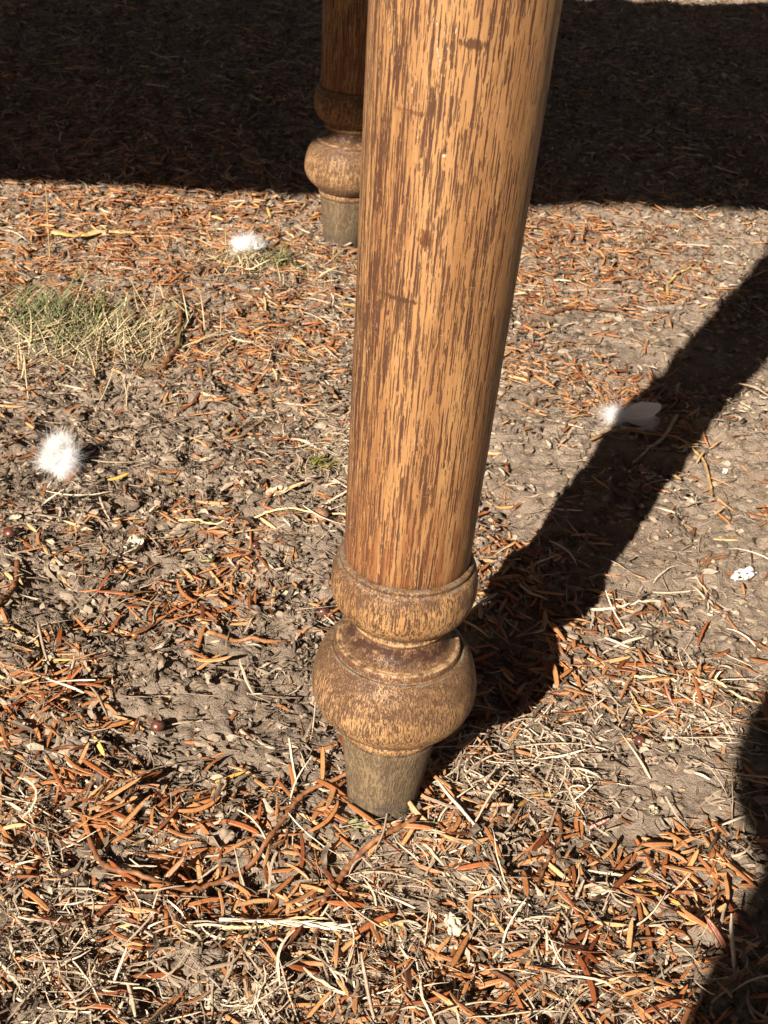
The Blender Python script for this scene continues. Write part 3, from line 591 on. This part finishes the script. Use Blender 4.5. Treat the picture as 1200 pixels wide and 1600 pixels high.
for i in range(22):
    o = link(bpy.data.objects.new("husk", husk[i % 3]), sh); o.location = (L0 * (0.05 + 0.9 * i / 21), (-1) ** i * 0.0008, 0.0006 * (i % 3)); o.rotation_euler = (RNG.normal(0, 0.5), -0.08, (-1) ** i * 0.22)

def leaf(name, at_xy, size, asp, mat, label, cat, lift=0.003, bend=0.5, rough=0.15, seed=0, n=9, shape='leaf', tint=0.6, yaw=None):
    r = np.random.default_rng(seed); u, v = np.meshgrid(np.linspace(-1, 1, n), np.linspace(-1, 1, n), indexing='ij')
    w = (1 - np.abs(u) ** 2.2) ** 0.7 if shape == 'leaf' else (1 - 0.5 * np.abs(u) ** 3) * (1 + 0.25 * np.sin(u * 5 + seed))
    X = u * size; Y = v * w * size * asp + size * 0.12 * np.sin(u * 3 + seed)
    Z = bend * size * (v ** 2 * 0.5 * w + 0.35 * u ** 2) + rough * size * (vnoise(u + seed, v, 2.3, 3) - 0.4) + rough * 0.5 * size * (vnoise(u + seed, v, 5, 5) - 0.5)
    X = X + rough * size * (vnoise(u, v + seed, 3.5, 6) - 0.5); Y = Y + rough * size * (vnoise(u + seed, v, 4, 7) - 0.5)
    t = 0.00035
    top = np.stack([X, Y, Z + t], -1).reshape(-1, 3); bot = np.stack([X, Y, Z - t], -1).reshape(-1, 3)
    idx = np.arange(n * n).reshape(n, n); q = np.stack([idx[:-1, :-1], idx[1:, :-1], idx[1:, 1:], idx[:-1, 1:]], -1).reshape(-1, 4)
    rim = np.concatenate([idx[:, 0], idx[-1, 1:], idx[::-1, -1][1:], idx[0, ::-1][1:-1]]); rn = np.roll(rim, -1)
    side = np.stack([rim, rim + n * n, rn + n * n, rn], -1)
    V = np.vstack([top, bot]); V[:, 2] -= V[:, 2].min()
    me = mesh_np(name, V, np.vstack([q, q[:, ::-1] + n * n, side]), None, {'tint': np.full(len(V), tint)}, mat=mat)
    o = obj(name, me); o.location = (at_xy[0], at_xy[1], float(hground(*at_xy)) + lift); o.rotation_euler = (r.normal(0, 0.15), r.normal(0, 0.15), r.uniform(0, 6.28) if yaw is None else yaw)
    return tag(o, label, cat)
mat_white, ntw, bsw = new_mat("white_flake"); kw_ = N(ntw)
kw_.put(bsw.inputs['Base Color'], kw_.mix(kw_.ramp(kw_.noise(kw_.obj(), 300, 3, 0.6), 0.45, 0.7), (0.66, 0.63, 0.58), (0.42, 0.38, 0.33))); bsw.inputs['Roughness'].default_value = 0.7
mat_pale = litter_material("pale_leaf", [(0, (0.30, 0.24, 0.15)), (0.5, (0.44, 0.37, 0.25)), (1, (0.60, 0.54, 0.42))], 0.7, 0.25, 0.35, scale=260)
mat_greenleaf = litter_material("faded_leaf", [(0, (0.11, 0.12, 0.05)), (0.5, (0.19, 0.19, 0.09)), (1, (0.30, 0.28, 0.16))], 0.7, 0.25, 0.4, scale=260)
leaf("flake", (0.2428, 0.7809), 0.0075, 0.55, mat_white, "crumpled white flake on bare soil near the right edge", "flake", 0.0015, 0.5, 0.7, 3, shape='scrap', yaw=0.3)
leaf("flake", (0.2527, 0.9242), 0.0030, 0.6, mat_white, "tiny white chip beside the arched stem, right of the leg's shadow", "flake", 0.001, 0.4, 0.3, 5, shape='scrap', yaw=1.2)
leaf("flake", (0.1533, 0.6625), 0.0030, 0.5, mat_white, "tiny white chip at the end of the long pale straw", "flake", 0.004, 0.4, 0.4, 6, shape='scrap', yaw=0.1)
leaf("leaf_scrap", (-0.0753, 0.8312), 0.0085, 0.55, mat_pale, "pale papery leaf scrap left of the leg below the green sprig", "leaf scrap", 0.003, 0.6, 0.35, 11, tint=0.6)
leaf("leaf_scrap", (-0.1597, 0.7508), 0.0095, 0.45, mat_pale, "whitish curled leaf scrap left of the leg, above the bare soil", "leaf scrap", 0.004, 0.9, 0.6, 12, tint=0.8)
leaf("leaf_scrap", (-0.1105, 0.7514), 0.0075, 0.55, mat_greenleaf, "faded green leaf scrap left of the leg, right of the whitish one", "leaf scrap", 0.003, 0.6, 0.5, 13, tint=0.8)
leaf("leaf_scrap", (0.1582, 0.5579), 0.0040, 0.6, mat_pale, "small tan leaf scrap on the bare patch at lower right", "leaf scrap", 0.002, 0.5, 0.5, 14, tint=0.5)
leaf("leaf_scrap", (-0.0678, 0.5088), 0.0080, 0.5, mat_shred, "grey withered leaf scrap inside the bow of the long twig", "leaf scrap", 0.006, 0.9, 0.5, 15, tint=0.75)
leaf("leaf_scrap", (0.0019, 0.5238), 0.0060, 0.55, mat_greenleaf, "faded green leaf scrap tucked against the front of the leg's foot", "leaf scrap", 0.002, 0.5, 0.5, 16, tint=0.5)
leaf("leaf_scrap", (0.1234, 0.4953), 0.0060, 0.6, mat_pale, "pale flat leaf scrap right of the leg among orange needles", "leaf scrap", 0.004, 0.3, 0.3, 17, tint=0.6)
leaf("leaf_scrap", (0.0512, 0.4680), 0.0065, 0.6, mat_pale, "whitish torn leaf scrap in front of the leg, below the straw mat", "leaf scrap", 0.004, 0.4, 0.5, 18, tint=0.7)

mat_seed, nts, bss = new_mat("seed_skin"); ks = N(nts)
ks.put(bss.inputs['Base Color'], ks.mix(ks.ramp(ks.noise(ks.obj(), 400, 3, 0.6), 0.4, 0.65), (0.055, 0.018, 0.012), (0.115, 0.042, 0.022))); bss.inputs['Roughness'].default_value = 0.35
mat_seed2, nts, bss = new_mat("seed_husk"); ks = N(nts)
ks.put(bss.inputs['Base Color'], ks.mix(ks.ramp(ks.noise(ks.obj(), 500, 3, 0.6), 0.4, 0.65), (0.16, 0.085, 0.045), (0.28, 0.16, 0.09))); bss.inputs['Roughness'].default_value = 0.6
mat_stone, nts, bss = new_mat("pebble_stone"); ks = N(nts)
ks.put(bss.inputs['Base Color'], ks.mix(ks.node('ShaderNodeObjectInfo').outputs['Random'], (0.29, 0.19, 0.135), (0.26, 0.24, 0.15))); bss.inputs['Roughness'].default_value = 0.85
ks.put(bss.inputs['Normal'], ks.bump(ks.noise(ks.obj(), 500, 4, 0.6), 0.001))
def nut(name, at_xy, r, mat, label, cat, lift=0.0, sq=0.9, lump=0.05, seed=0):
    pr = [(r * math.sin(a), r * sq * (1 - math.cos(a))) for a in np.linspace(0.02, math.pi - 0.02, 14)]
    me = lathe(name, pr, mat, 20, cap_bottom=True, cap_top=True)
    co = np.empty(len(me.vertices) * 3, np.float32); me.vertices.foreach_get('co', co); co = co.reshape(-1, 3)
    d = 1 + lump * 2 * (vnoise(co[:, 0] + seed * 0.01, co[:, 1] + co[:, 2] * 0.7, 1.2 / r, seed) - 0.5)
    co[:, :2] *= d[:, None]; co[:, 0] *= 1.08; me.vertices.foreach_set('co', co.ravel()); me.update()
    o = obj(name, me); o.location = (at_xy[0], at_xy[1], float(hground(*at_xy)) + lift); o.rotation_euler = (0.3, 0.2, seed * 1.3)
    return tag(o, label, cat)
nut("seed", (-0.1142, 0.5894), 0.0034, mat_seed, "dark purple-brown round seed on bare soil left of the leg's bulb", "seed", 0.0005)
nut("seed", (-0.1544, 0.7730), 0.0036, mat_seed, "dark round seed above the whitish curled leaf scrap", "seed", 0.002, seed=1)
nut("seed", (-0.0832, 0.7732), 0.0028, mat_seed, "small dark seed right of the faded green leaf scrap", "seed", 0.003, seed=2)
nut("seed", (-0.0894, 0.7623), 0.0025, mat_seed, "smallest dark seed, touching needles beside the faded green leaf scrap", "seed", 0.003, seed=3)
nut("seed", (-0.2396, 0.7526), 0.0040, mat_seed, "large dark seed at the left edge of the ground above the root", "seed", 0.001, seed=4)
nut("seed", (-0.0444, 0.8058), 0.0058, mat_seed2, "large pale brown nut at the end of the long straight straw", "seed", 0.001, seed=5, lump=0.12)
nut("seed", (0.1543, 0.6092), 0.0032, mat_seed, "dark red seed half buried right of the leg near the small stones", "seed", 0.0, seed=6)
nut("seed", (-0.0330, 0.7194), 0.0042, mat_seed, "dark seed beside the leg's collar on the left", "seed", 0.001, seed=7)
for i, (q, r, lb) in enumerate((((0.1619, 0.5964), 0.0042, "pinkish chip of bark, left one of the little cluster near the shadow"), ((0.1729, 0.6042), 0.0040, "tan chip of bark at the back of the little cluster"),
                               ((0.1700, 0.5928), 0.0036, "greenish chip of bark at the front of the little cluster"), ((0.1820, 0.5918), 0.0040, "flat pinkish chip of bark, right one of the little cluster"))):
    leaf("bark_chip", q, r, 0.75, mat_stone, lb, "bark chip", 0.0015, 0.5, 0.55, 31 + i, shape='scrap', yaw=i * 1.1)

# ------------------------------------------------------------------ grass tufts
mat_grass = litter_material("green_blade", [(0, (0.040, 0.056, 0.017)), (0.5, (0.105, 0.120, 0.042)), (1, (0.25, 0.235, 0.105))], 0.45, 0.4, 0.2, scale=300)
mat_dryblade = litter_material("dry_blade", [(0, (0.20, 0.15, 0.075)), (0.5, (0.38, 0.30, 0.165)), (1, (0.58, 0.48, 0.30))], 0.55, 0.3, 0.2, scale=300)
def blades(part, parent, n, cen, rx, ry, L, W, mat, lean, pitch, ox=0.0, oy=0.0, mass=True):
    a = RNG.uniform(0, 6.283, n); rr = np.minimum(np.abs(RNG.normal(0, 0.62, n)), 1.5); lx = ox + rx * rr * np.cos(a); ly = oy + ry * rr * np.sin(a)
    x, y = cen[0] + lx, cen[1] + ly; Ls = RNG.uniform(*L, n); pt = np.abs(RNG.normal(pitch, 0.25, n))
    V, Q, per = strips(x, y, hground(x, y) + Ls * np.sin(np.minimum(pt, 1.3)) * 0.5, RNG.uniform(0, 6.283, n) if lean is None else RNG.normal(lean[0], lean[1], n), Ls * np.cos(np.minimum(pt, 1.3)) + 0.003,
                       RNG.uniform(*W, n), np.full(n, 0.0004), 7, np.array([0.8, 1, 1, 0.9, 0.75, 0.5, 0.05]), FLAT, curv=RNG.normal(0, 0.5, n), pitch=np.minimum(pt, 1.3), arch=np.abs(RNG.normal(0.12, 0.12, n)), roll=RNG.normal(0, 0.5, n), twist=RNG.normal(0, 0.8, n))
    # pitch rises over the shortened run: stretch heights so that blades keep their length
    V = V - np.array([cen[0], cen[1], 0])
    me = mesh_np(part, V, Q, None, {'tint': np.repeat(RNG.beta(2, 2, n), per)}, mat=mat)
    o = obj(part, me, parent)
    if mass: o['kind'] = 'stuff'
    return o
def tuft(name, cen, label, sets):
    t = bpy.data.objects.new(name, None); link(t); t.location = (cen[0], cen[1], 0); tag(t, label, "grass")
    for st in sets: blades(st[0], t, st[1], cen, *st[2:])
    return t
tuft("grass_tuft", (-0.2865, 1.0549), "large half-dry tuft of green and straw-coloured grass at the left", [
    ("green_blades", 190, 0.055, 0.045, (0.024, 0.060), (0.0007, 0.0015), mat_grass, None, 1.05, -0.010, 0.012),
    ("green_blades", 110, 0.065, 0.05, (0.024, 0.058), (0.0008, 0.0016), mat_grass, (1.0, 0.8), 0.85, 0.010, 0.010),
    ("dry_blades", 620, 0.095, 0.075, (0.012, 0.042), (0.0006, 0.0016), mat_dryblade, None, 0.65, 0.005, -0.005),
    ("leaning_blades", 270, 0.075, 0.060, (0.016, 0.048), (0.0007, 0.0016), mat_dryblade, (0.6, 1.1), 0.75, 0.045, 0.005)])
tuft("grass_tuft", (-0.1237, 1.2557), "small sparse tuft of green grass beside the white feather and rear leg", [
    ("green_blades", 60, 0.035, 0.022, (0.020, 0.042), (0.0010, 0.0019), mat_grass, None, 0.7, 0.004, 0.0),
    ("dry_blades", 170, 0.060, 0.030, (0.015, 0.036), (0.0009, 0.0017), mat_dryblade, None, 0.55, -0.025, -0.01)])
tuft("green_sprig", (-0.0489, 0.8773), "tiny yellow-green sprig on the ground just left of the leg's shaft", [
    ("green_blades", 46, 0.014, 0.012, (0.008, 0.016), (0.0012, 0.0020), litter_material("sprig_leaf", [(0, (0.075, 0.085, 0.015)), (0.5, (0.16, 0.15, 0.025)), (1, (0.30, 0.26, 0.06))], 0.5, 0.35, 0.2, scale=300), None, 0.5, 0.0, 0.0)])
twig("grass_shoot", [(-0.3320, 1.2214), (-0.3333, 1.2243)], 0.0006, mat_stem, "single thin upright grass stem behind the large tuft", "grass stem", 0.0, 24, 0.3, 8, 0.6, ends=([0, 1], [0, 0.075]), tints=(0.5, 0.6))

# ------------------------------------------------------------------ feathers
mat_down, ntd, bsd = new_mat("white_down"); bsd.inputs['Base Color'].default_value = (0.86, 0.855, 0.85, 1); bsd.inputs['Roughness'].default_value = 0.75
trn = ntd.nodes.new('ShaderNodeBsdfTranslucent'); trn.inputs['Color'].default_value = (0.86, 0.855, 0.85, 1)
mxs = ntd.nodes.new('ShaderNodeMixShader'); mxs.inputs[0].default_value = 0.5
out = next(n for n in ntd.nodes if n.type == 'OUTPUT_MATERIAL')
ntd.links.new(bsd.outputs[0], mxs.inputs[1]); ntd.links.new(trn.outputs[0], mxs.inputs[2]); ntd.links.new(mxs.outputs[0], out.inputs['Surface'])
mat_vane, ntv, bsv = new_mat("grey_vane"); kv = N(ntv)
kv.put(bsv.inputs['Base Color'], kv.mix(kv.ramp(kv.noise(kv.vec(kv.obj(), (300, 2500, 1), rot=(0, 0, 0.6)), 1, 2, 0.5), 0.4, 0.65), (0.78, 0.77, 0.77), (0.62, 0.61, 0.61))); bsv.inputs['Roughness'].default_value = 0.5
def hairs(n, root, dirs, L, w, curl, S=5):
    """n fine strands from root points (n,3) along dirs (n,3), drooping and curling"""
    t = np.linspace(0, 1, S)[None, :, None]; d = dirs / np.linalg.norm(dirs, axis=1, keepdims=True)
    bend = RNG.normal(0, 1, (n, 3)) * curl
    C = root[:, None] + L[:, None, None] * (t * d[:, None] + t * t * bend[:, None])
    side = np.cross(d, RNG.normal(0, 1, (n, 3))); side /= np.linalg.norm(side, axis=1, keepdims=True)
    ww = (w * np.linspace(1, 0.15, S))[None, :, None]
    V = np.stack([C + side[:, None] * ww, C - side[:, None] * ww], 2)
    b = (np.arange(n) * S * 2)[:, None]; i = np.arange(S - 1)[None] * 2
    Q = np.stack([b + i, b + i + 1, b + i + 3, b + i + 2], -1).reshape(-1, 4)
    return V.reshape(-1, 3), Q
def down_feather(cen, size, label, n, yaw, lift):
    t = bpy.data.objects.new("feather", None); link(t); t.location = (*cen, float(hground(*cen)) + lift); t.rotation_euler = (0, 0, yaw); tag(t, label, "feather")
    a, b, c = size
    V, Q = sweep(np.stack([np.linspace(-a * 1.05, a * 0.8, 12), 0.001 * np.sin(np.linspace(0, 3, 12)), np.linspace(0.0, 0.25 * c, 12)], -1), np.linspace(0.0005, 0.0002, 12), 6)
    obj("quill", mesh_np("quill", V, Q, mat=mat_down), t)
    # a lumpy soft core, then short matted barbs combed over it
    sd_ = float(yaw) * 10
    def body(th, ph, k=1.0):
        d = np.stack([np.cos(ph), np.sin(ph) * np.cos(th), np.sin(ph) * np.sin(th)], -1)
        f = 1 + 0.50 * (vnoise(d[..., 0] + sd_, d[..., 1] + 0.8 * d[..., 2], 1.5, 2) - 0.5) + 0.30 * (vnoise(d[..., 0] - d[..., 2] + sd_, d[..., 1], 3.4, 4) - 0.5)
        return d * f[..., None] * np.array([a, b, c * 0.72]) * k + np.array([0, 0, c * 0.66])
    th, phi = np.meshgrid(np.linspace(0, 2 * math.pi, 29)[:-1], np.linspace(0.02, math.pi - 0.02, 19), indexing='ij')
    cv = body(th, phi, 0.70); ix = np.arange(28 * 19).reshape(28, 19); ixn = np.roll(ix, -1, 0)
    core = np.stack([ix[:, :-1], ix[:, 1:], ixn[:, 1:], ixn[:, :-1]], -1).reshape(-1, 4)
    cv[..., 2] = np.maximum(cv[..., 2], 0.0002)
    thr, phr = RNG.uniform(0, 6.283, n), np.arccos(RNG.uniform(-1, 1, n)); root = body(thr, phr, 0.66); nor = root - np.array([0, 0, c * 0.6]); nor /= np.linalg.norm(nor, axis=1, keepdims=True)
    flow = np.stack([vnoise(root[:, 0], root[:, 1] + root[:, 2], 110, 1) - 0.5, vnoise(root[:, 0], root[:, 1] + root[:, 2], 110, 3) - 0.5, vnoise(root[:, 0], root[:, 1] + root[:, 2], 110, 5) - 0.55], -1) * 3.2
    V, Q = hairs(n, root, nor * 0.75 + flow + RNG.normal(0, 0.30, (n, 3)), (0.26 + 0.46 * RNG.random(n) ** 2.2) * b, 0.00008, 0.45, 6)
    V[:, 2] = np.where(V[:, 2] < 0, V[:, 2] * 0.15, V[:, 2])
    Q = np.vstack([Q, core + len(V)]); V = np.vstack([V, cv.reshape(-1, 3)])
    o = obj("down", mesh_np("down", V, Q, mat=mat_down), t); o['kind'] = 'stuff'
    return t
down_feather((-0.2290, 0.8448), (0.0215, 0.0138, 0.0195), "fluffy white down feather on dark litter at the left", 11000, 1.35, 0.003)
down_feather((-0.1553, 1.2675), (0.0190, 0.0135, 0.0125), "white fluffy feather lying by the rear leg and small green tuft", 8500, 0.25, 0.004)
# the curled body feather: pale vane, shaft and a white fluffy base
cen = (0.1866, 0.9753)
ft = bpy.data.objects.new("feather", None); link(ft); ft.location = (*cen, float(hground(*cen)) + 0.005); ft.rotation_euler = (0.45, -0.10, -0.10)
tag(ft, "curled grey-white feather half in the leg's shadow, its fluffy base in sunlight", "feather")
def spine(u): return np.stack([-0.010 + 0.026 * u, -0.003 * np.sin(u * 2.6), 0.003 + 0.006 * u ** 1.5], -1)
nb_ = 420; ub = np.linspace(0.03, 0.98, nb_); rows = []
for sg in (-1, 1):
    L_ = 0.0145 * np.clip(ub * 4, 0, 1) ** 0.4 * (1 - np.clip((ub - 0.55) / 0.45, 0, 1) ** 2.2 * 0.75) * (1 + RNG.normal(0, 0.03, nb_))
    dr = np.stack([0.55 + 0.5 * ub + RNG.normal(0, 0.04, nb_), np.full(nb_, sg * 1.0), np.full(nb_, 0.20) + RNG.normal(0, 0.03, nb_)], -1); dr /= np.linalg.norm(dr, axis=1, keepdims=True)
    t_ = np.linspace(0, 1, 7)[None, :, None]; sp0 = spine(ub)
    Cb = sp0[:, None] + L_[:, None, None] * (t_ * dr[:, None] + t_ * t_ * np.array([0.12, 0, 0.28])[None, None])
    wv = np.array([1.0, 0, 0])[None, None] * (0.00011 * np.linspace(1, 0.6, 7))[None, :, None]
    rows.append(np.stack([Cb - wv, Cb + wv], 2))
Vb = np.concatenate(rows); b0 = (np.arange(2 * nb_) * 14)[:, None]; ii = np.arange(6)[None] * 2
vane = obj("vane", mesh_np("vane", Vb.reshape(-1, 3), np.stack([b0 + ii, b0 + ii + 1, b0 + ii + 3, b0 + ii + 2], -1).reshape(-1, 4), mat=mat_down), ft); vane['kind'] = 'stuff'
n = 900; uu = RNG.uniform(0.02, 0.97, n); sg = RNG.choice([-1, 1], n); rt = spine(uu); rt[:, 1] += sg * 0.0115 * 0.75
V, Q = hairs(n, rt, np.stack([RNG.normal(0.6, 0.3, n), sg * 1.0, RNG.normal(0.15, 0.15, n)], -1), RNG.uniform(0.002, 0.006, n), 0.00010, 0.3)
b = obj("barbs", mesh_np("barbs", V, Q, mat=mat_vane), ft); b['kind'] = 'stuff'
ts = np.linspace(-0.25, 0.9, 16); sp = spine(np.clip(ts, 0, 1)); sp[:, 0] = -0.010 + 0.026 * ts; sp[:, 2] += 0.0009
V, Q = sweep(sp, np.linspace(0.0010, 0.0005, 16), 8); obj("quill", mesh_np("quill", V, Q, mat=mat_down), ft)
n = 2600; rt = np.stack([RNG.normal(-0.013, 0.004, n), RNG.normal(0, 0.003, n), np.abs(RNG.normal(0.004, 0.002, n))], -1)
V, Q = hairs(n, rt, RNG.normal(0, 1, (n, 3)) + np.array([-0.2, 0, 0.3]), RNG.uniform(0.002, 0.006, n), 0.00008, 1.0, 6)
d = obj("down", mesh_np("down", V, Q, mat=mat_down), ft); d['kind'] = 'stuff'

# ------------------------------------------------------------------ the person who crouches behind the viewpoint and throws the shadow at the lower right
mat_cloth, ntc, bsc = new_mat("dark_cloth"); kc = N(ntc)
kc.put(bsc.inputs['Base Color'], kc.mix(kc.noise(kc.obj(), 200, 3, 0.6), (0.03, 0.035, 0.05), (0.06, 0.065, 0.085))); bsc.inputs['Roughness'].default_value = 0.9
mat_skin, nts, bss = new_mat("skin"); bss.inputs['Base Color'].default_value = (0.42, 0.24, 0.17, 1); bss.inputs['Roughness'].default_value = 0.5
PX, PY = 0.068, -0.62
body = [(0, 0.00, 0.30, 0.13), (0, 0.05, 0.44, 0.135), (0, 0.12, 0.60, 0.14), (0, 0.19, 0.74, 0.125), (0, 0.22, 0.83, 0.06), (0, 0.25, 0.90, 0.085), (0, 0.275, 0.98, 0.095), (0, 0.275, 1.06, 0.07)]
edges = [(i, i + 1) for i in range(len(body) - 1)]
def chain(root, pts):
    prev = root
    for q in pts: body.append(q); edges.append((prev, len(body) - 1)); prev = len(body) - 1
    return prev
for sx in (-1, 1):
    chain(0, [(sx * 0.12, 0.04, 0.30, 0.095), (sx * 0.125, 0.17, 0.42, 0.076), (sx * 0.150, 0.26, 0.490, 0.076), (sx * 0.180, 0.34, 0.553, 0.084), (sx * 0.18, 0.29, 0.32, 0.056), (sx * 0.15, 0.20, 0.09, 0.042), (sx * 0.16, 0.28, 0.045, 0.045), (sx * 0.17, 0.38, 0.035, 0.038)])
    w = chain(3, [(sx * 0.15, 0.19, 0.75, 0.070), (sx * 0.20, 0.24, 0.66, 0.052), (sx * 0.206, 0.34, 0.580, 0.058), (sx * 0.185, 0.43, 0.55, 0.050), (sx * 0.14, 0.51, 0.52, 0.028), (sx * 0.095, 0.545, 0.52, 0.026)])
    for f in range(4):
        chain(w, [(sx * (0.085 - 0.004 * f), 0.575, 0.535 - 0.017 * f, 0.009), (sx * (0.07 - 0.004 * f), 0.595 - 0.003 * f, 0.537 - 0.017 * f, 0.008), (sx * 0.05, 0.590 - 0.004 * f, 0.537 - 0.017 * f, 0.007)])
    chain(w, [(sx * 0.07, 0.545, 0.54, 0.010), (sx * 0.05, 0.555, 0.555, 0.009)])
pm = bpy.data.meshes.new("person"); pm.from_pydata([b[:3] for b in body], edges, []); pm.materials.append(mat_cloth)
person = obj("person", pm); person.location = (PX, PY, float(hground(PX, PY)))
sk = person.modifiers.new("skin", 'SKIN'); sk.use_smooth_shade = True
for i, b in enumerate(body):
    pm.skin_vertices[0].data[i].radius = (b[3], b[3])
pm.skin_vertices[0].data[0].use_root = True
person.modifiers.new("sub", 'SUBSURF').levels = 2; person.modifiers["sub"].render_levels = 2
tag(person, "person in dark clothes crouching behind the viewpoint, casting the shadow at lower right", "person")
